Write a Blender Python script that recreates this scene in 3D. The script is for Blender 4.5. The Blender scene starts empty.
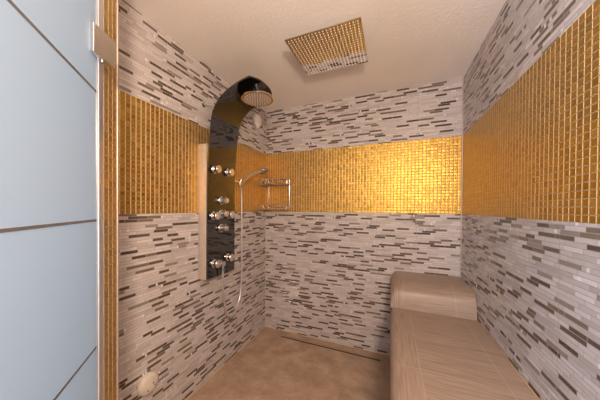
import bpy, bmesh, math, random
from mathutils import Vector, Matrix
random.seed(7)
C = bpy.context.scene.collection
PI = math.pi

# ------------------------------------------------------------------ place
W, D, H = 1.697, 2.176, 2.25          # room width, depth, height
G0, G1 = 1.211, 1.809                 # gold band
CAM = Vector((1.199, 0.0, 1.2462)); YAW = .40911; PITCH = -.01017; ROLL = .00712; F = 236.26
U0, V0 = 288.07, 210.80                # principal point: the lens is shifted a little
FW = Vector((-math.sin(YAW), math.cos(YAW), 0)); RT = Vector((math.cos(YAW), math.sin(YAW), 0))
def plan(depth, lat, z=0):            # a point given by its distance ahead of / beside the camera
    p = CAM + FW*depth + RT*lat
    return Vector((p.x, p.y, z))
def sight(u, v):
    cp, sp = math.cos(PITCH), math.sin(PITCH)
    f = Vector((FW.x*cp, FW.y*cp, sp)); up0 = RT.cross(f)
    c, s = math.cos(ROLL), math.sin(ROLL); rt = RT*c+up0*s; up = -RT*s+up0*c
    return f + rt*((u-U0)/F) + up*((V0-v)/F)
def meet(u, v, p, n):                 # where a sight line meets the plane through p with normal n
    d = sight(u, v); p = Vector(p); n = Vector(n)
    return CAM + d*((p-CAM).dot(n)/d.dot(n))

# ------------------------------------------------------------------ node helpers
class NT:
    def __init__(s, name):
        s.m = bpy.data.materials.new(name); s.m.use_nodes = True
        s.t = s.m.node_tree; s.b = s.t.nodes['Principled BSDF']
    def n(s, typ, **kw):
        x = s.t.nodes.new(typ)
        for k, v in kw.items(): setattr(x, k, v)
        return x
    def link(s, a, b): s.t.links.new(a, b)
    def inp(s, sock, v):
        if hasattr(v, 'links') or isinstance(v, bpy.types.NodeSocket): s.link(v, sock)
        else: sock.default_value = v
    def math(s, op, a, b=0.0, c=0.0):
        x = s.n('ShaderNodeMath', operation=op)
        s.inp(x.inputs[0], a); s.inp(x.inputs[1], b); s.inp(x.inputs[2], c)
        return x.outputs[0]
    def uv(s):
        x = s.n('ShaderNodeUVMap'); sp = s.n('ShaderNodeSeparateXYZ'); s.link(x.outputs[0], sp.inputs[0])
        return sp.outputs[0], sp.outputs[1], x.outputs[0]
    def comb(s, a, b, c=0.0):
        x = s.n('ShaderNodeCombineXYZ'); s.inp(x.inputs[0], a); s.inp(x.inputs[1], b); s.inp(x.inputs[2], c)
        return x.outputs[0]
    def white(s, vec):
        x = s.n('ShaderNodeTexWhiteNoise', noise_dimensions='3D'); s.link(vec, x.inputs[0])
        return x.outputs['Value'], x.outputs['Color']
    def ramp(s, fac, stops, interp='LINEAR'):
        x = s.n('ShaderNodeValToRGB'); x.color_ramp.interpolation = interp
        e = x.color_ramp.elements
        while len(e) < len(stops): e.new(.5)
        for q, (p, c) in zip(e, stops): q.position = p; q.color = (*c, 1)
        s.link(fac, x.inputs[0]); return x.outputs[0]
    def mixc(s, fac, a, b, blend='MIX'):
        x = s.n('ShaderNodeMix', data_type='RGBA', blend_type=blend)
        s.inp(x.inputs[0], fac)
        s.inp(x.inputs[6], a if not isinstance(a, tuple) else (*a, 1)); s.inp(x.inputs[7], b if not isinstance(b, tuple) else (*b, 1))
        return x.outputs[2]
    def mixf(s, fac, a, b):
        x = s.n('ShaderNodeMix', data_type='FLOAT'); s.inp(x.inputs[0], fac); s.inp(x.inputs[2], a); s.inp(x.inputs[3], b)
        return x.outputs[0]
    def noise(s, vec, scale, detail=3, rough=.5):
        x = s.n('ShaderNodeTexNoise'); s.link(vec, x.inputs['Vector'])
        x.inputs['Scale'].default_value = scale; x.inputs['Detail'].default_value = detail; x.inputs['Roughness'].default_value = rough
        return x.outputs['Fac']
    def tilt(s, col, amount, bumped=None):
        """each tile leans a little its own way"""
        a = s.n('ShaderNodeVectorMath', operation='SUBTRACT'); s.link(col, a.inputs[0]); a.inputs[1].default_value = (.5, .5, .5)
        k = s.n('ShaderNodeVectorMath', operation='SCALE'); s.link(a.outputs[0], k.inputs[0]); s.inp(k.inputs['Scale'], amount)
        g = bumped
        if g is None: g = s.n('ShaderNodeNewGeometry').outputs['Normal']
        d = s.n('ShaderNodeVectorMath', operation='ADD'); s.link(g, d.inputs[0]); s.link(k.outputs[0], d.inputs[1])
        z = s.n('ShaderNodeVectorMath', operation='NORMALIZE'); s.link(d.outputs[0], z.inputs[0])
        return z.outputs[0]
    def bump(s, h, strength, dist):
        x = s.n('ShaderNodeBump'); s.link(h, x.inputs['Height'])
        x.inputs['Strength'].default_value = strength; x.inputs['Distance'].default_value = dist
        return x.outputs[0]
    def set(s, **kw):
        for k, v in kw.items():
            k = k.replace('_', ' ')
            if isinstance(v, tuple) and len(v) == 3: v = (*v, 1)
            s.inp(s.b.inputs[k], v)
        return s.m

def plain(name, col, rough=.5, metal=0.0, **kw):
    """a lightly mottled material"""
    t = NT(name)
    tc = t.n('ShaderNodeTexCoord')
    nz = t.noise(tc.outputs['Object'], 40, 3)
    lo = tuple(c*.94 for c in col); hi = tuple(min(1, c*1.05) for c in col)
    t.set(Base_Color=t.ramp(nz, [(.3, lo), (.7, hi)]), Roughness=rough, Metallic=metal)
    for k, v in kw.items(): t.inp(t.b.inputs[k.replace('_', ' ')], v)
    return t.m

# strip mosaic: thin rows of glass and stone strips of random length
def mosaic_material():
    t = NT('strip_mosaic'); u, v, _ = t.uv()
    P = .0158
    rv = t.math('DIVIDE', v, P); row = t.math('FLOOR', rv); fv = t.math('SUBTRACT', rv, row)
    rr, _c = t.white(t.comb(row, 3.3, 1.7))
    # sheets of 30 cm: joints line up at the edge of every sheet
    sheet = t.math('FLOOR', t.math('DIVIDE', u, .302))
    us = t.math('SUBTRACT', u, t.math('MULTIPLY', sheet, .302))
    w = t.math('ADD', t.math('DIVIDE', u, .088), t.math('MULTIPLY', row, 37.31))
    vor = t.n('ShaderNodeTexVoronoi', voronoi_dimensions='1D', feature='F1'); t.link(w, vor.inputs['W']); vor.inputs['Scale'].default_value = 1
    vor.inputs['Randomness'].default_value = .85
    ved = t.n('ShaderNodeTexVoronoi', voronoi_dimensions='1D', feature='DISTANCE_TO_EDGE'); t.link(w, ved.inputs['W']); ved.inputs['Scale'].default_value = 1
    ved.inputs['Randomness'].default_value = .85
    cell = vor.outputs['Color']; cu = t.math('MULTIPLY', t.math('SUBTRACT', vor.outputs['W'], t.math('MULTIPLY', row, 37.31)), .088)
    stag = t.math('LESS_THAN', t.math('FRACT', t.math('ADD', t.math('DIVIDE', cu, .30), t.math('MULTIPLY', row, .382))), .53)
    val, vcol = t.white(cell)
    val2, _c2 = t.white(vcol)
    edge_u = t.math('LESS_THAN', t.math('MULTIPLY', ved.outputs['Distance'], .088), .0011)
    edge_s = t.math('LESS_THAN', us, .002)
    edge_v = t.math('GREATER_THAN', t.math('ABSOLUTE', t.math('SUBTRACT', fv, .5)), .425)
    edge = t.math('MAXIMUM', t.math('MAXIMUM', edge_u, edge_v), edge_s)
    val = t.math('MULTIPLY', val, t.mixf(stag, .60, 1.0))
    tone = t.ramp(val, [(0, (.575, .525, .52)), (.14, (.63, .58, .575)), (.28, (.53, .48, .475)), (.42, (.66, .615, .61)),
                        (.59, (.30, .255, .23)), (.65, (.125, .093, .072)), (.78, (.20, .155, .12)), (.90, (.09, .066, .052))], 'CONSTANT')
    streak = t.noise(t.comb(t.math('MULTIPLY', u, 25), t.math('MULTIPLY', v, 160), row), 1.0, 3)
    tone = t.mixc(t.math('MULTIPLY', streak, .35), tone, (.42, .37, .35), 'MULTIPLY')
    colour = t.mixc(edge, tone, (.37, .315, .295))
    # a scatter of small near-white squares: glints painted into the colour
    su = t.math('DIVIDE', u, P); sc_ = t.math('FLOOR', su); fs = t.math('SUBTRACT', su, sc_)
    sv, scol = t.white(t.comb(sc_, row, 9.7))
    glint = t.math('MULTIPLY', t.math('GREATER_THAN', sv, .988), t.math('LESS_THAN', t.math('ABSOLUTE', t.math('SUBTRACT', fs, .5)), .36))
    glint = t.math('MULTIPLY', glint, t.math('SUBTRACT', 1.0, edge_v))
    colour = t.mixc(glint, colour, (.84, .84, .86))
    dark = t.math('GREATER_THAN', val, .59)
    rough = t.mixf(edge, t.mixf(dark, t.mixf(t.math('GREATER_THAN', val2, .6), .42, .16), .14), .75)
    b = t.bump(t.math('SUBTRACT', 1.0, edge), .55, .0015)
    nrm = t.tilt(vcol, t.math('MULTIPLY', t.math('SUBTRACT', 1.0, edge), .10), b)
    rough = t.mixf(glint, rough, .2)
    return t.set(Base_Color=colour, Roughness=rough, Metallic=t.math('MULTIPLY', glint, .15), Normal=nrm, Specular_IOR_Level=.55)

# gold mosaic: small square foil tiles in grout, light on upright joints painted in
def gold_material(name='gold_mosaic', lit_grout=(.80, .56, .29)):
    t = NT(name); u, v, _ = t.uv()
    PU, P = .0265, (G1-G0)/26
    ru = t.math('DIVIDE', u, PU); rv = t.math('DIVIDE', t.math('SUBTRACT', v, G0), P)
    cu = t.math('FLOOR', ru); cv = t.math('FLOOR', rv)
    fu = t.math('SUBTRACT', ru, cu); fv = t.math('SUBTRACT', rv, cv)
    du = t.math('ABSOLUTE', t.math('SUBTRACT', fu, .5)); dv = t.math('ABSOLUTE', t.math('SUBTRACT', fv, .5))
    m = t.math('MAXIMUM', du, dv)
    edge = t.math('MAXIMUM', t.math('GREATER_THAN', du, .418), t.math('GREATER_THAN', dv, .435))
    val, col = t.white(t.comb(cu, cv, 5.1))
    ripple = t.noise(t.comb(u, v), 130, 2)
    base = t.ramp(val, [(0, (.45, .275, .045)), (.35, (.60, .375, .07)), (.7, (.53, .325, .055)), (1, (.68, .445, .10))])
    base = t.mixc(t.math('MULTIPLY', ripple, .5), base, (.62, .40, .16), 'MULTIPLY')
    colour = t.mixc(edge, base, t.mixc(t.math('GREATER_THAN', dv, .44), lit_grout, (.42, .275, .14)))
    rough = t.mixf(edge, t.mixf(val, .32, .44), .5)
    metal = t.mixf(edge, .86, 0.0)
    pillow = t.math('SUBTRACT', 1.0, t.math('POWER', t.math('MULTIPLY', m, 2.0), 5.0))
    hgt = t.math('ADD', pillow, t.math('MULTIPLY', ripple, .35))
    b = t.bump(hgt, .7, .0018)
    nrm = t.tilt(col, t.math('MULTIPLY', t.math('SUBTRACT', 1.0, edge), .07), b)
    return t.set(Base_Color=colour, Roughness=rough, Metallic=metal, Normal=nrm)

def floor_material():
    t = NT('floor_tile'); u, v, uv = t.uv()
    nz = t.noise(uv, 7, 6, .62); nz2 = t.noise(uv, 38, 4, .6)
    S = .33
    fu = t.math('FRACT', t.math('DIVIDE', t.math('ADD', u, .10), S)); fv = t.math('FRACT', t.math('DIVIDE', t.math('ADD', v, .22), S))
    m = t.math('MAXIMUM', t.math('ABSOLUTE', t.math('SUBTRACT', fu, .5)), t.math('ABSOLUTE', t.math('SUBTRACT', fv, .5)))
    joint = t.math('GREATER_THAN', m, .495)
    cv, _c = t.white(t.comb(t.math('FLOOR', t.math('DIVIDE', t.math('ADD', u, .10), S)), t.math('FLOOR', t.math('DIVIDE', t.math('ADD', v, .22), S)), 0))
    col = t.ramp(t.math('ADD', t.math('MULTIPLY', nz, .75), t.math('MULTIPLY', nz2, .25)), [(.36, (.30, .205, .145)), (.5, (.41, .285, .205)), (.64, (.51, .375, .275))])
    col = t.mixc(t.math('MULTIPLY', cv, .14), col, (.30, .20, .14))
    col = t.mixc(t.math('MULTIPLY', joint, .55), col, (.46, .33, .23))
    return t.set(Base_Color=col, Roughness=t.mixf(nz2, .32, .5), Normal=t.bump(t.math('SUBTRACT', nz2, t.math('MULTIPLY', joint, .6)), .15, .002))

def bench_material():
    t = NT('ribbed_beige_tile'); u, v, uv = t.uv()
    S = .30
    cu = t.math('FLOOR', t.math('DIVIDE', t.math('ADD', u, .17), S)); cv = t.math('FLOOR', t.math('DIVIDE', t.math('ADD', v, .06), S))
    fu = t.math('FRACT', t.math('DIVIDE', t.math('ADD', u, .17), S)); fv = t.math('FRACT', t.math('DIVIDE', t.math('ADD', v, .06), S))
    m = t.math('MAXIMUM', t.math('ABSOLUTE', t.math('SUBTRACT', fu, .5)), t.math('ABSOLUTE', t.math('SUBTRACT', fv, .5)))
    joint = t.math('GREATER_THAN', m, .494)
    val, _c = t.white(t.comb(cu, cv, 2))
    # fine combed lines across the seat; the first row of tiles along the front edge is laid the other way
    front = t.math('LESS_THAN', t.math('ADD', u, .17), .30)
    a = t.mixf(front, v, u); b = t.mixf(front, u, v)
    wob = t.noise(t.comb(t.math('MULTIPLY', a, 3), t.math('MULTIPLY', b, 3)), 1, 2)
    ph = t.math('ADD', t.math('MULTIPLY', a, 95), t.math('MULTIPLY', wob, 5))
    rib = t.noise(t.comb(ph, t.math('MULTIPLY', b, 4), cv), 1.6, 3, .55)
    col = t.ramp(rib, [(.3, (.22, .155, .12)), (.5, (.305, .222, .175)), (.72, (.37, .28, .222))])
    col = t.mixc(t.math('MULTIPLY', val, .18), col, (.30, .215, .165))
    col = t.mixc(t.math('MULTIPLY', joint, .3), col, (.56, .44, .35))
    return t.set(Base_Color=col, Roughness=.42, Normal=t.bump(rib, .22, .003))

def ceiling_material():
    t = NT('ceiling_plaster'); tc = t.n('ShaderNodeTexCoord')
    nz = t.noise(tc.outputs['Object'], 60, 5, .6); big = t.noise(tc.outputs['Object'], 3, 2)
    return t.set(Base_Color=t.ramp(big, [(.3, (.90, .85, .81)), (.7, (.93, .88, .84))]), Roughness=.8, Normal=t.bump(nz, .32, .006))

M = {}
M['mosaic'] = mosaic_material(); M['gold'] = gold_material()
M['floor'] = floor_material(); M['bench'] = bench_material(); M['ceiling'] = ceiling_material()
M['chrome'] = plain('chrome', (.82, .81, .80), .10, 1.0)
M['satin'] = plain('satin_chrome', (.72, .70, .68), .28, 1.0)
M['mirror_steel'] = plain('mirror_polished_steel', (.72, .69, .65), .035, 1.0)
M['aluminium'] = plain('bright_aluminium', (.86, .82, .78), .28, .9)
M['casing'] = plain('satin_casing', (.62, .53, .45), .35, .35)
M['steel'] = plain('brushed_steel', (.55, .50, .46), .33, 1.0)
M['black_glass'] = plain('black_glass', (.006, .005, .005), .045, 0.0, IOR=1.95)
M['black'] = plain('black_plastic', (.015, .013, .012), .3)
M['nozzle'] = plain('pale_silicone', (.86, .80, .70), .45)
M['white'] = plain('cream_white_plastic', (.64, .56, .48), .4)
M['pale'] = plain('white_plastic', (.90, .86, .82), .35)
M['caulk'] = plain('caulk_line', (.62, .43, .25), .5)
M['trim'] = plain('grey_trim_metal', (.50, .42, .38), .45, .5)
M['wall_paint'] = plain('outer_wall_plaster', (.62, .58, .55), .7)
M['stripe'] = plain('grey_metal_inlay', (.30, .29, .29), .25, .7)
M['hose'] = plain('metal_hose', (.78, .74, .71), .34, .85)
def frosted():
    t = NT('frosted_glass')
    nt = t.t; out = nt.nodes['Material Output']
    tr = t.n('ShaderNodeBsdfTranslucent'); tr.inputs[0].default_value = (.48, .55, .59, 1)
    t.set(Base_Color=(.51, .58, .62), Roughness=.22, Specular_IOR_Level=.5)
    mx = t.n('ShaderNodeMixShader'); mx.inputs[0].default_value = .5
    t.link(t.b.outputs[0], mx.inputs[1]); t.link(tr.outputs[0], mx.inputs[2]); t.link(mx.outputs[0], out.inputs[0])
    return t.m
M['frosted'] = frosted()

# ------------------------------------------------------------------ mesh helpers
def obj(name, bm, mats, parent=None, smooth=True, angle=40):
    me = bpy.data.meshes.new(name); bmesh.ops.recalc_face_normals(bm, faces=bm.faces); bm.to_mesh(me); bm.free()
    for m in (mats if isinstance(mats, (list, tuple)) else [mats]): me.materials.append(m)
    if smooth:
        for p in me.polygons: p.use_smooth = True
        me.set_sharp_from_angle(angle=math.radians(angle))
    o = bpy.data.objects.new(name, me); C.objects.link(o)
    if parent is not None:
        o.parent = parent; o.matrix_parent_inverse = Matrix.Identity(4)
        if parent.parent: base = parent.parent.location + parent.location
        else: base = parent.location
        me.transform(Matrix.Translation(-base))
    return o
def thing(name, label, cat, loc):
    o = bpy.data.objects.new(name, None); C.objects.link(o); o.empty_display_size = .05
    o.location = loc; o['label'] = label; o['category'] = cat
    return o
def tag(o, label, cat): o['label'] = label; o['category'] = cat; return o
def struct(o, label=None):
    o['kind'] = 'structure'
    if label: o['label'] = label
    return o
def set_origin(o, p):
    p = Vector(p); o.data.transform(Matrix.Translation(-p)); o.location = p
def quad(bm, pts, uvs=None, mi=0):
    f = bm.faces.new([bm.verts.new(p) for p in pts]); f.material_index = mi
    if uvs:
        l = bm.loops.layers.uv.verify()
        for lp, q in zip(f.loops, uvs): lp[l].uv = q
    return f
def box(bm, x0, x1, y0, y1, z0, z1, bev=0.0, seg=2):
    r = bmesh.ops.create_cube(bm, size=1); vs = r['verts']
    for v in vs: v.co = Vector(((x0+x1)/2+v.co.x*(x1-x0), (y0+y1)/2+v.co.y*(y1-y0), (z0+z1)/2+v.co.z*(z1-z0)))
    if bev > 0:
        es = list({e for v in vs for e in v.link_edges})
        bmesh.ops.bevel(bm, geom=es, offset=bev, segments=seg, affect='EDGES', profile=.5)
def prism(bm, pts, z0, z1):
    """vertical prism over a plan polygon"""
    a = [bm.verts.new((p[0], p[1], z0)) for p in pts]; b = [bm.verts.new((p[0], p[1], z1)) for p in pts]
    bm.faces.new(a); bm.faces.new(b); n = len(pts)
    for i in range(n): bm.faces.new((a[i], a[(i+1) % n], b[(i+1) % n], b[i]))
def lathe(bm, prof, origin, axis, n=28):
    """prof: (distance along axis, radius)"""
    origin = Vector(origin); axis = Vector(axis).normalized()
    q = Vector((0, 0, 1)).rotation_difference(axis); rings = []
    for h, r in prof:
        if r < 1e-6: rings.append([bm.verts.new(origin + axis*h)])
        else: rings.append([bm.verts.new(origin + q @ Vector((r*math.cos(2*PI*k/n), r*math.sin(2*PI*k/n), h))) for k in range(n)])
    for a, b in zip(rings, rings[1:]):
        for k in range(n):
            k2 = (k+1) % n
            if len(a) == 1 and len(b) == 1: continue
            if len(a) == 1: bm.faces.new((a[0], b[k], b[k2]))
            elif len(b) == 1: bm.faces.new((a[k], a[k2], b[0]))
            else: bm.faces.new((a[k], a[k2], b[k2], b[k]))
    for e in (rings[0], rings[-1]):
        if len(e) > 1: bm.faces.new(e)
def smooth_path(pts, sub=8, closed=False):
    P = [Vector(p) for p in pts]; out = []; n = len(P)
    rng = range(n if closed else n-1)
    for i in rng:
        if closed: p0, p1, p2, p3 = P[(i-1) % n], P[i], P[(i+1) % n], P[(i+2) % n]
        else: p0, p1, p2, p3 = P[max(i-1, 0)], P[i], P[i+1], P[min(i+2, n-1)]
        for k in range(sub):
            t = k/sub
            out.append(.5*((2*p1)+(p2-p0)*t+(2*p0-5*p1+4*p2-p3)*t*t+(3*p1-p0-3*p2+p3)*t**3))
    if not closed: out.append(P[-1])
    return out
def tube(bm, pts, r, n=8, closed=False):
    P = [Vector(p) for p in pts]; N = len(P); rings = []
    rad = r if callable(r) else (lambda t: r)
    up = Vector((0, 0, 1)); prev = None
    for i, p in enumerate(P):
        if closed: d = P[(i+1) % N]-P[i-1]
        else: d = P[min(i+1, N-1)]-P[max(i-1, 0)]
        d.normalize()
        if prev is None:
            a = d.cross(up)
            if a.length < .05: a = d.cross(Vector((1, 0, 0)))
        else: a = prev - d*prev.dot(d)
        a.normalize(); prev = a; b = d.cross(a); R_ = rad(i/max(1, N-1))
        rings.append([bm.verts.new(p+(a*math.cos(2*PI*k/n)+b*math.sin(2*PI*k/n))*R_) for k in range(n)])
    last = N if closed else N-1
    for i in range(last):
        a, b = rings[i], rings[(i+1) % N]
        for k in range(n): bm.faces.new((a[k], a[(k+1) % n], b[(k+1) % n], b[k]))
    if not closed: bm.faces.new(rings[0]); bm.faces.new(rings[-1])

# ------------------------------------------------------------------ setting
bm = bmesh.new()
quad(bm, [(-.02, -.9, 0), (W+.02, -.9, 0), (W+.02, D+.02, 0), (-.02, D+.02, 0)], [(-.02, -.9), (W+.02, -.9), (W+.02, D+.02), (-.02, D+.02)])
struct(obj('floor', bm, M['floor'], smooth=False))
bm = bmesh.new()
quad(bm, [(-.02, -.3, H), (-.02, D+.02, H), (W+.02, D+.02, H), (W+.02, -.3, H)])
struct(obj('ceiling', bm, M['ceiling'], smooth=False))
def tiled_wall(name, p0, p1, u0, u1, thick=.10):
    """three bands of tiling on a plaster slab; p0->p1 in plan with the room on the left-hand side"""
    p0 = Vector((*p0, 0)); p1 = Vector((*p1, 0)); bm = bmesh.new()
    for z0, z1, mi in ((0, G0, 0), (G0, G1, 1), (G1, H, 0)):
        quad(bm, [p0+Vector((0, 0, z0)), p1+Vector((0, 0, z0)), p1+Vector((0, 0, z1)), p0+Vector((0, 0, z1))],
             [(u0, z0), (u1, z0), (u1, z1), (u0, z1)], mi)
    d = (p1-p0).normalized(); n = Vector((d.y, -d.x, 0))*thick; up = Vector((0, 0, H))
    quad(bm, [p0+n, p0+n+up, p1+n+up, p1+n], mi=2)
    quad(bm, [p0, p0+up, p0+n+up, p0+n], mi=2); quad(bm, [p1, p1+n, p1+n+up, p1+up], mi=2)
    quad(bm, [p0+up, p1+up, p1+n+up, p0+n+up], mi=2)
    quad(bm, [p0, p0+n, p1+n, p1], mi=2)
    bmesh.ops.remove_doubles(bm, verts=bm.verts, dist=1e-5)
    return struct(obj(name, bm, [M['mosaic'], M['gold'], M['wall_paint']], smooth=False))
tiled_wall('wall_left', (0, D), (0, .15), 7.0, 7.0+D-.15)
tiled_wall('wall_back', (W, D), (0, D), 0.0, W)
tiled_wall('wall_right', (W, -.25), (W, D), 12.0, 12.0+D+.25)

# the gold-faced end of the front wall beside the door
j0 = plan(.668, -.5205); j1 = plan(.762, -.552)
jd = (j1-j0).normalized(); jn = Vector((jd.y, -jd.x, 0))          # jn looks at the room
if jn.dot(CAM-j0) < 0: jn = -jn
bm = bmesh.new(); L = (j1-j0).length
quad(bm, [(j0.x, j0.y, 0), (j1.x, j1.y, 0), (j1.x, j1.y, H), (j0.x, j0.y, H)], [(.0, 0), (.0840, 0), (.0840, H), (0, H)], 0)
b0 = j0 - jn*.52; b1 = j1 - jn*.45
for a, b in ((j1, b1), (b1, b0), (b0, j0)):
    quad(bm, [(a.x, a.y, 0), (b.x, b.y, 0), (b.x, b.y, H), (a.x, a.y, H)], mi=1)
struct(obj('wall_front', bm, [M['gold'], M['wall_paint']], smooth=False))
# trims: slim metal corner beads
def bead(name, x, y, r, z0, z1, m):
    bm = bmesh.new(); lathe(bm, [(0, r), (z1-z0, r)], (x, y, z0), (0, 0, 1), 10); return struct(obj(name, bm, m))
bead('trim_1', W-.002, D-.002, .005, .7, H, M['trim'])
bead('trim_2', .002, D-.002, .003, 0, H, M['caulk'])
e = j1 + jd*.004
bead('trim_3', e.x, e.y, .003, 0, H, M['trim'])
bm = bmesh.new(); box(bm, 0, .007, .2, D, 0, .005, .002, 1); struct(obj('trim_4', bm, M['caulk']))
bm = bmesh.new(); box(bm, 0.007, 1.2, D-.006, D, 0, .005, .002, 1); struct(obj('trim_5', bm, M['caulk']))

# ------------------------------------------------------------------ frosted glass door
g0 = plan(.6254, -.506); gd = (RT*.343 - FW).normalized()     # runs from the wall end towards and past the camera
gn = Vector((gd.y, -gd.x, 0))
if gn.dot(CAM-g0) < 0: gn = -gn
gn.normalize()
door = thing('glass_door', 'frosted pale blue glass door with thin horizontal stripes at left', 'door', (g0.x, g0.y, 0.012))
GL = .66
def slab(a, d, n, t0, t1, n0, n1): return [a+d*t0+n*n0, a+d*t1+n*n0, a+d*t1+n*n1, a+d*t0+n*n1]
bm = bmesh.new(); prism(bm, slab(g0, gd, gn, .004, GL, -.010, 0), .012, 2.06); obj('glass_pane', bm, M['frosted'], door, smooth=False)
bm = bmesh.new(); prism(bm, slab(g0, gd, gn, -.001, .004, -.011, .001), .012, 2.06); obj('edge_seal', bm, M['aluminium'], door, smooth=False)
for vv in (90.5, 220.3, 348.5):
    zc = meet(95, vv, g0, gn).z
    bm = bmesh.new(); prism(bm, slab(g0, gd, gn, .004, GL, .0, .0008), zc-.003, zc+.0028); obj('stripe', bm, M['stripe'], door, smooth=False)
# hinge: two clamp plates and the knuckle between glass and wall end
h0 = plan(.588, -.4835); h1 = plan(.664, -.484)
hd = (h1-h0).normalized(); hn = Vector((hd.y, -hd.x, 0)); hn = hn if hn.dot(CAM-h0) > 0 else -hn
zt = meet(94, 21.5, h0, hn).z; zb = meet(94, 51, h0, hn).z
hl = (h1-h0).length
hinge_bm = bmesh.new(); prism(hinge_bm, slab(h0, hd, hn, 0, hl, -.012, 0), zb, zt)
bmesh.ops.bevel(hinge_bm, geom=list(hinge_bm.edges), offset=.0012, segments=2, affect='EDGES')
hg = obj('hinge', hinge_bm, M['satin'], door, angle=30)
bm = bmesh.new(); lathe(bm, [(0, .005), (.006, .005), (.006, .0035), (.009, .0035)], h0+hd*hl*.45-hn*.006+Vector((0, 0, zb-.009)), (0, 0, 1), 14); obj('hinge_pin', bm, M['steel'], hg)
# upright channel that the door closes against
ch = bmesh.new(); prism(ch, slab(j0, jd, jn, -.034, -.006, -.02, .001), 0, H)
channel = tag(obj('door_channel', ch, M['aluminium'], smooth=False), 'upright aluminium channel between frosted door and gold tiles', 'door frame'); set_origin(channel, (j0.x, j0.y, 0))

# ------------------------------------------------------------------ bench with raised headrest
BX = 1.207; SEAT = .567; BY0 = -.2
def bench_section(y):
    """half-width outline of the seat across x with a rounded front edge"""
    r = .035; pts = [(BX, 0.0), (BX, SEAT-r)]
    for k in range(1, 7):
        a = PI - k*PI/12; pts.append((BX+r+r*math.cos(a), SEAT-r+r*math.sin(a)))
    pts.append((W-.002, SEAT)); return pts
bench = thing('shower_bench', 'beige ribbed tile built-in bench along the right wall', 'bench', (1.48, 1.0, 0))
bm = bmesh.new(); uvl = bm.loops.layers.uv.verify()
def sweep(bm, secs, us, vs):
    V = [[bm.verts.new(p) for p in s] for s in secs]
    for i in range(len(secs)-1):
        for k in range(len(secs[0])-1):
            f = bm.faces.new((V[i][k], V[i][k+1], V[i+1][k+1], V[i+1][k]))
            for lp, (a, b) in zip(f.loops, ((i, k), (i, k+1), (i+1, k+1), (i+1, k))): lp[uvl].uv = (us[a][b] if us else 0, vs[a][b])
    return V
sec = bench_section(0); ln = [0]
for a, b in zip(sec, sec[1:]): ln.append(ln[-1]+math.hypot(b[0]-a[0], b[1]-a[1]))
ln = [l-(SEAT-.03) for l in ln]
ys = [BY0, D-.002]
V = sweep(bm, [[(x, y, z) for x, z in sec] for y in ys], [ln, ln], [[y]*len(sec) for y in ys])
bm.faces.new(V[0] + [bm.verts.new((W-.002, BY0, 0))])
obj('seat', bm, M['bench'], bench, angle=50)
# headrest: swept over x, profile in y-z, left end rounded down
prof = []
YF = 1.785; r1 = .085
prof += [(YF, SEAT-.004), (YF+.006, SEAT+.04), (YF+.016, SEAT+.075)]
for k in range(1, 9):
    a = PI - k*PI/16
    prof.append((YF+.018+.13+.13*math.cos(a), SEAT+.078+r1*math.sin(a)))
prof.append((D-.002, SEAT+.078+r1+.002))
zmax = max(z for y, z in prof)
bm = bmesh.new(); uvl = bm.loops.layers.uv.verify()
secs = []; us = []; vs = []
pl = [0]
for a, b in zip(prof, prof[1:]): pl.append(pl[-1]+math.hypot(b[0]-a[0], b[1]-a[1]))
R2 = .075
xs = []
for k in range(0, 9):
    a = k*PI/16; xs.append((BX+.055*(1-math.cos(a)), R2*(1-math.sin(a))))   # x, drop of the top
xs = [(x, d) for x, d in xs] + [(W-.002, 0)]
for x, drop in xs:
    s = []
    for (y, z) in prof:
        f = max(0, (z-SEAT)/(zmax-SEAT)); s.append((x, y, z - drop*f))
    secs.append(s); us.append([x-BX+.05]*len(prof)); vs.append([1.8+l for l in pl])
V = sweep(bm, secs, us, vs)
# flat left end down to the seat
base = [bm.verts.new((BX, D-.002, SEAT-.05)), bm.verts.new((BX, YF, SEAT-.05))]
f = bm.faces.new(V[0] + base)
for lp in f.loops: lp[uvl].uv = (lp.vert.co.z, lp.vert.co.y)
obj('headrest', bm, M['bench'], bench, angle=50)
bm = bmesh.new(); box(bm, W-.007, W-.002, BY0, YF+.02, SEAT-.001, SEAT+.006, .002, 1); obj('sealant_line', bm, M['caulk'], bench)

# ------------------------------------------------------------------ linear floor drain
dr = thing('floor_drain', 'slim dark linear drain slot in floor at foot of back wall', 'drain', (.69, 2.09, 0))
bm = bmesh.new(); box(bm, .245, 1.13, 2.078, 2.108, .0005, .004, .001, 1); obj('tile_insert', bm, plain('drain_cover', (.36, .25, .18), .45), dr)
bm = bmesh.new(); box(bm, .24, 1.135, 2.066, 2.078, .0005, .0035, .0005, 1); obj('slot', bm, M['black'], dr)

# ------------------------------------------------------------------ overhead rain plate
RX0, RX1, RY0, RY1, RZ = .644, 1.056, 1.208, 1.614, 2.19
rain = thing('rain_shower_plate', 'large square mirror-polished rain shower head hung below the ceiling', 'shower head', ((RX0+RX1)/2, (RY0+RY1)/2, RZ))
cx, cy = (RX0+RX1)/2, (RY0+RY1)/2
def lean(bm):                          # the plate hangs a degree out of level
    bmesh.ops.rotate(bm, verts=bm.verts, cent=(cx, cy, RZ), matrix=Matrix.Rotation(math.radians(1.7), 3, 'X'))
bm = bmesh.new(); box(bm, RX0, RX1, RY0, RY1, RZ, RZ+.006, .001, 1); lean(bm); obj('plate', bm, M['mirror_steel'], rain)
bm = bmesh.new(); lathe(bm, [(0, .03), (.02, .026), (.024, .012), (.058, .012), (.058, .032), (H-RZ-.006, .032)], (cx, cy, RZ+.006), (0, 0, 1), 20); obj('supply_pipe', bm, M['chrome'], rain)
NX, NY = 20, 20; spots = []
for j in range(NY):
    for i in range(NX):
        spots.append((RX0+.018+(RX1-RX0-.036)*i/(NX-1), RY0+.018+(RY1-RY0-.036)*j/(NY-1)))
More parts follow.
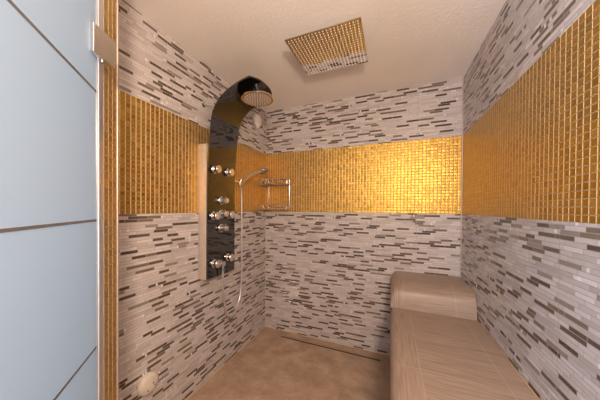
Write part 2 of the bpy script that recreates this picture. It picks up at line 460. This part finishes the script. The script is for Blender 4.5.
def nozzle_bm(bm, x, y, z, r=.0032, n=8): lathe(bm, [(0, r), (.0015, r*.9), (.003, r*.55)], (x, y, z), (0, 0, -1), n)
bm = bmesh.new(); nozzle_bm(bm, spots[0][0], spots[0][1], RZ); lean(bm); first = obj('nozzle', bm, M['nozzle'], rain)
for x, y in spots[1:100]:
    c = first.copy(); C.objects.link(c); c.parent = rain; c.location = (x-spots[0][0], (y-spots[0][1])*math.cos(math.radians(1.7)), (y-spots[0][1])*math.sin(math.radians(1.7)))
bm = bmesh.new()
for x, y in spots[100:]: nozzle_bm(bm, x, y, RZ)
lean(bm)
o = obj('nozzle_field', bm, M['nozzle'], rain); o['kind'] = 'stuff'

# ------------------------------------------------------------------ shower column
PY0, PY1 = 1.232, 1.530; PX = .080
col = thing('shower_tower', 'arched black glass shower tower with chrome jets on left wall', 'shower', (0, (PY0+PY1)/2, .74))
P2 = smooth_path([(PX, 0, .765), (PX, 0, 1.0), (PX, 0, 1.35), (.083, 0, 1.50), (.091, 0, 1.64), (.105, 0, 1.77), (.128, 0, 1.883), (.188, 0, 1.961), (.272, 0, 2.008), (.345, 0, 2.034), (.442, 0, 2.052)], 6)
acc = [0]
for a, b in zip(P2, P2[1:]): acc.append(acc[-1]+(b-a).length)
S = acc[-1]
def at_s(s):
    s = max(0, min(S, s))
    for i in range(len(acc)-1):
        if s <= acc[i+1]:
            t = (s-acc[i])/(acc[i+1]-acc[i]); p = P2[i].lerp(P2[i+1], t); d = (P2[i+1]-P2[i]).normalized(); return p, d
    return P2[-1], (P2[-1]-P2[-2]).normalized()
bm = bmesh.new(); NS, NW = 70, 16; front = []; back = []
for i in range(NS+1):
    rf = []; rb = []
    for k in range(NW+1):
        t = -1+2*k/NW
        smax = S - .042*abs(t)**2.6
        s = smax*i/NS
        p, d = at_s(s); n = Vector((d.z, 0, -d.x))          # towards the room / downwards
        y = (PY0+PY1)/2 + t*(PY1-PY0)/2
        rf.append(bm.verts.new((p.x+n.x*.0, y, p.z))); rb.append(bm.verts.new((p.x-n.x*.010, y, p.z-n.z*.010)))
    front.append(rf); back.append(rb)
for i in range(NS):
    for k in range(NW):
        bm.faces.new((front[i][k], front[i][k+1], front[i+1][k+1], front[i+1][k])); bm.faces.new((back[i][k], back[i+1][k], back[i+1][k+1], back[i][k+1]))
for i in range(NS):
    for k in (0, NW): bm.faces.new((front[i][k], front[i+1][k], back[i+1][k], back[i][k]))
for k in range(NW):
    for i in (0, NS): bm.faces.new((front[i][k], front[i][k+1], back[i][k+1], back[i][k]))
obj('glass_front', bm, M['black_glass'], col)
bm = bmesh.new(); box(bm, .0, PX-.010, PY0-.004, PY1-.004, .760, 1.675, .003, 2); bd = obj('housing', bm, M['casing'], col)
bm = bmesh.new(); lathe(bm, [(0, .004), (.002, .0035), (.0022, 0)], (.045, PY0-.004, 1.62), (0, -1, 0), 10); obj('screw', bm, M['steel'], bd)
# stay that ties the arch back to the wall
bm = bmesh.new(); lathe(bm, [(0, .022), (.006, .022), (.010, .012), (.03, .009)], (0, 1.275, 1.965), (1, 0, 0), 16); tube(bm, [(.02, 1.275, 1.965), (.10, 1.30, 1.935), (.135, 1.31, 1.925)], .006, 8)
obj('wall_stay', bm, M['chrome'], col)
def px_point(u, v, x): return meet(u, v, (x, 0, 0), (1, 0, 0))
YC = (PY0+PY1)/2
def jet(y, z):
    bm = bmesh.new()
    lathe(bm, [(0, .029), (.004, .029), (.008, .024), (.012, .019), (.020, .019), (.024, .026), (.036, .029), (.040, .027)], (PX, y, z), (1, 0, 0), 24)
    j = obj('body_jet', bm, M['chrome'], col)
    bm = bmesh.new(); lathe(bm, [(0, .024), (.002, .024), (.0025, .011), (.0045, .009), (.005, 0)], (PX+.040, y, z), (1, 0, 0), 24); obj('spray_face', bm, M['satin'], j)
for u, v in ((219, 169), (232.3, 172.3), (218, 216), (232.8, 214.8), (218.5, 264), (232.2, 257.5)):
    p = px_point(u, v, PX+.04); jet(p.y, p.z)
def handle(y, z, lever):
    bm = bmesh.new()
    lathe(bm, [(0, .031), (.003, .031), (.007, .027), (.010, .020), (.016, .018)], (PX, y, z), (1, 0, 0), 28); v = obj('valve', bm, M['chrome'], col)
    bm = bmesh.new(); lathe(bm, [(0, .016), (.004, .022), (.030, .0215), (.036, .018), (.037, 0)], (PX+.016, y, z), (1, 0, 0), 24)
    tube(bm, [(PX+.035, y, z+.014), (PX+.037, y, z+.030)], .0035, 8)
    obj('knob', bm, M['satin'], v)
for u, v in ((227.3, 200.5), (227.0, 214), (227.0, 228.3)):
    p = px_point(u, v, PX+.05); handle(p.y, p.z, True)
# round overhead spray under the tip of the arch
hx, hy, hz = .372, 1.378, 1.974
bm = bmesh.new(); lathe(bm, [(0, .108), (.004, .112), (.010, .108), (.016, .06), (.026, .024), (.032, .015), (.075, .012)], (hx, hy, hz), (0, 0, 1), 40)
sh = obj('overhead_spray', bm, M['chrome'], col)
bm = bmesh.new(); lathe(bm, [(0, .103), (.001, .103)], (hx, hy, hz-.0008), (0, 0, 1), 40); obj('spray_plate', bm, plain('copper_toned_plate', (.42, .33, .25), .3, .8), sh)
rings = [(0, 1), (.017, 6), (.034, 12), (.051, 18), (.068, 24), (.085, 30)]
bm = bmesh.new(); nozzle_bm(bm, hx, hy, hz-.0008, .0042); n0 = obj('nozzle', bm, M['nozzle'], sh)
for r, n in rings[1:]:
    for k in range(n):
        a = 2*PI*k/n; c = n0.copy(); C.objects.link(c); c.parent = sh; c.location = (r*math.cos(a), r*math.sin(a), 0)
# hose outlet at the foot of the panel
op = px_point(223.3, 264, PX+.03); op.x = PX
bm = bmesh.new(); lathe(bm, [(0, .022), (.004, .022), (.008, .014), (.022, .014), (.03, .020), (.036, .019), (.038, 0)], op, (1, 0, 0), 22)
tube(bm, smooth_path([op+Vector((.026, 0, 0)), op+Vector((.027, 0, -.03)), op+Vector((.027, 0, -.048))], 4), .010, 12)
obj('hose_outlet', bm, M['chrome'], col)
# hand-spray holder on the side of the panel
hp = px_point(240.5, 182, .062)
bm = bmesh.new(); box(bm, .045, .080, PY1-.006, PY1+.012, hp.z-.022, hp.z+.022, .004, 2)
tube(bm, [(.062, PY1+.010, hp.z), (hp.x, hp.y-.010, hp.z)], .009, 12)
lathe(bm, [(-.018, .016), (.018, .018)], hp, Vector((.25, .35, .9)), 18)
obj('spray_holder', bm, M['chrome'], col)

# ------------------------------------------------------------------ hand spray with hose
a = px_point(241, 183.5, .062); b = px_point(250.5, 175, .090); c_ = px_point(261.5, 170.5, .125)
hs = thing('hand_shower', 'slim chrome hand shower with a looped metal hose beside black panel', 'hand shower', a)
bm = bmesh.new(); pts = smooth_path([a-Vector((0, .012, .020)), a, b, c_], 7)
tube(bm, pts, lambda t: .011+.006*t, 12); obj('handle', bm, M['chrome'], hs)
fd = Vector((.48, -.22, -.85)).normalized()
bm = bmesh.new(); lathe(bm, [(-.026, .014), (-.014, .033), (.0, .046), (.008, .047), (.012, .042)], c_+Vector((.012, .018, .0)), fd, 26); hd_ = obj('spray_head', bm, M['satin'], hs)
bm = bmesh.new(); lathe(bm, [(0, .040), (.002, .039), (.0025, 0)], c_+Vector((.012, .018, .0))+fd*.012, fd, 24); obj('spray_face', bm, M['steel'], hd_)
o2 = op+Vector((.027, 0, -.045))
hose = [a-Vector((0, .012, .018))]
for u, v, x in ((241.4, 195, .055), (241.7, 225, .05), (241.7, 255, .05), (241.4, 280, .05), (239.8, 297, .055), (236, 309, .06), (231.5, 317, .07), (227.5, 315, .08), (224.5, 304, .095), (223, 290, .105)):
    hose.append(px_point(u, v, x))
hose.append(o2-Vector((0, 0, .02))); hose.append(o2)
bm = bmesh.new(); tube(bm, smooth_path(hose, 10), .0068, 10); obj('hose', bm, M['hose'], hs)

# ------------------------------------------------------------------ wire corner shelf
sf = thing('corner_shelf', 'two-tier chrome wire corner shelf on gold tiles behind hand shower', 'shelf', (.0, D, 1.20))
RX_, RY_ = .262, .125
def arc(k_, z, n=16, x0=.012): return [(x0+RX_*k_*math.sin(k*PI/2/n), D-x0-RY_*k_*math.cos(k*PI/2/n), z) for k in range(n+1)]
ZT, ZB = meet(289, 185, (0, D, 0), (0, 1, 0)).z, meet(289, 209.3, (0, D, 0), (0, 1, 0)).z
for z in (ZT, ZB):
    bm = bmesh.new()
    tube(bm, [(.012, D-.012, z)] + arc(1, z), .0045, 8, closed=True)
    for q in range(1, 12):
        x = RX_*q/12; w = RY_*math.sqrt(1-(q/12)**2); tube(bm, [(.012+x, D-.012, z), (.012+x, D-.012-w, z)], .0032, 6)
    tr = obj('tray', bm, M['steel'], sf)  # darker steel here imitates the shade under the trays
    bm = bmesh.new(); hh = .055 if z > 1.3 else .036
    tube(bm, [(.012, D-.012, z+hh)] + arc(1.01, z+hh), .0042, 8, closed=True)
    N = 96; w = []                     # looped wire gallery between the tray and its rail
    for k in range(N+1):
        t = k/N; an = t*PI/2; w.append((.012+RX_*math.sin(an), D-.012-RY_*math.cos(an), z+hh*(.5-.5*math.cos(t*2*PI*8))))
    tube(bm, w, .0028, 6); obj('gallery_rail', bm, M['chrome'], tr)
for x, y in ((.012+RX_, D-.010), (.045, D-.012)):
    bm = bmesh.new(); tube(bm, [(x, y, ZB-.008), (x, y, ZT+.06)], .0035, 8); obj('post', bm, M['chrome'], sf)

# ------------------------------------------------------------------ round fittings on the left wall
lampc = px_point(258.5, 120.5, .03)
vt = thing('wall_lamp', 'small round cream wall lamp high in corner behind the shower arch', 'lamp', (0, lampc.y, lampc.z))
bm = bmesh.new(); lathe(bm, [(0, .072), (.012, .072), (.018, .064), (.020, .055)], (0, lampc.y, lampc.z), (1, 0, 0), 32); obj('bezel', bm, M['satin'], vt)
bm = bmesh.new(); lathe(bm, [(0, .060), (.006, .060), (.016, .052), (.024, .034), (.027, 0)], (.018, lampc.y, lampc.z), (1, 0, 0), 32); obj('lens', bm, M['pale'], vt)
sp = px_point(149.5, 384, .02)
st = thing('steam_outlet', 'round cream steam outlet low on the left wall near floor', 'steam outlet', (0, sp.y, sp.z))
bm = bmesh.new(); lathe(bm, [(0, .055), (.010, .058), (.020, .056), (.030, .045), (.034, .028), (.034, 0)], (0, sp.y, sp.z), (1, 0, 0), 32); obj('cover', bm, M['white'], st)
for dy, dz in ((-.018, -.022), (.012, .004), (.022, -.012)):
    bm = bmesh.new(); lathe(bm, [(0, .0042), (.0012, .0040), (.0012, 0)], (.0332, sp.y+dy, sp.z+dz), (1, 0, 0), 10); obj('screw_hole', bm, M['black'], st)

# ------------------------------------------------------------------ light
def lamp(name, kind, loc, energy, colour, size=.1, target=None, sy=None):
    l = bpy.data.lights.new(name, kind); l.energy = energy; l.color = colour
    if kind == 'AREA':
        l.size = size
        if sy: l.shape = 'RECTANGLE'; l.size_y = sy
    else: l.shadow_soft_size = size
    o = bpy.data.objects.new(name, l); C.objects.link(o); o.location = loc
    if target: o.rotation_euler = (Vector(target)-Vector(loc)).to_track_quat('-Z', 'Y').to_euler()
    return o
lamp('bathroom_lamp', 'POINT', (1.48, -.36, 1.68), 79, (1.0, .78, .61), .10)
lamp('window_daylight', 'AREA', (-.35, -.55, 1.5), 1.6, (.80, .90, 1.0), 1.1, (.62, .18, 1.2), 1.6)
lamp('cool_fill', 'AREA', (.45, -1.0, 1.35), 38, (.50, .72, 1.0), .7, (1.745, .75, 1.1), 1.2)  # unseen cool fill, added to light the right wall apart from the door
wd = bpy.data.worlds.new('outer_room'); bpy.context.scene.world = wd; wd.use_nodes = True
bg = wd.node_tree.nodes['Background']; bg.inputs[0].default_value = (1.0, .90, .84, 1); bg.inputs[1].default_value = .62

# ------------------------------------------------------------------ camera
cam = bpy.data.cameras.new('camera'); cam.sensor_width = 36; cam.lens = 36*F/600; cam.clip_start = .01
co = bpy.data.objects.new('camera', cam); C.objects.link(co); co.location = CAM
cp, spn = math.cos(PITCH), math.sin(PITCH)
f = Vector((FW.x*cp, FW.y*cp, spn)); up0 = RT.cross(f); c, s = math.cos(ROLL), math.sin(ROLL)
rt = RT*c+up0*s; up = -RT*s+up0*c
cam.shift_x = (300-U0)/600; cam.shift_y = (V0-200)/600
co.matrix_world = Matrix(((rt.x, up.x, -f.x, CAM.x), (rt.y, up.y, -f.y, CAM.y), (rt.z, up.z, -f.z, CAM.z), (0, 0, 0, 1)))
sc = bpy.context.scene; sc.camera = co
sc.view_settings.view_transform = 'Standard'; sc.view_settings.look = 'None'; sc.view_settings.gamma = 1
sc.view_settings.use_curve_mapping = False; sc.view_settings.exposure = .53
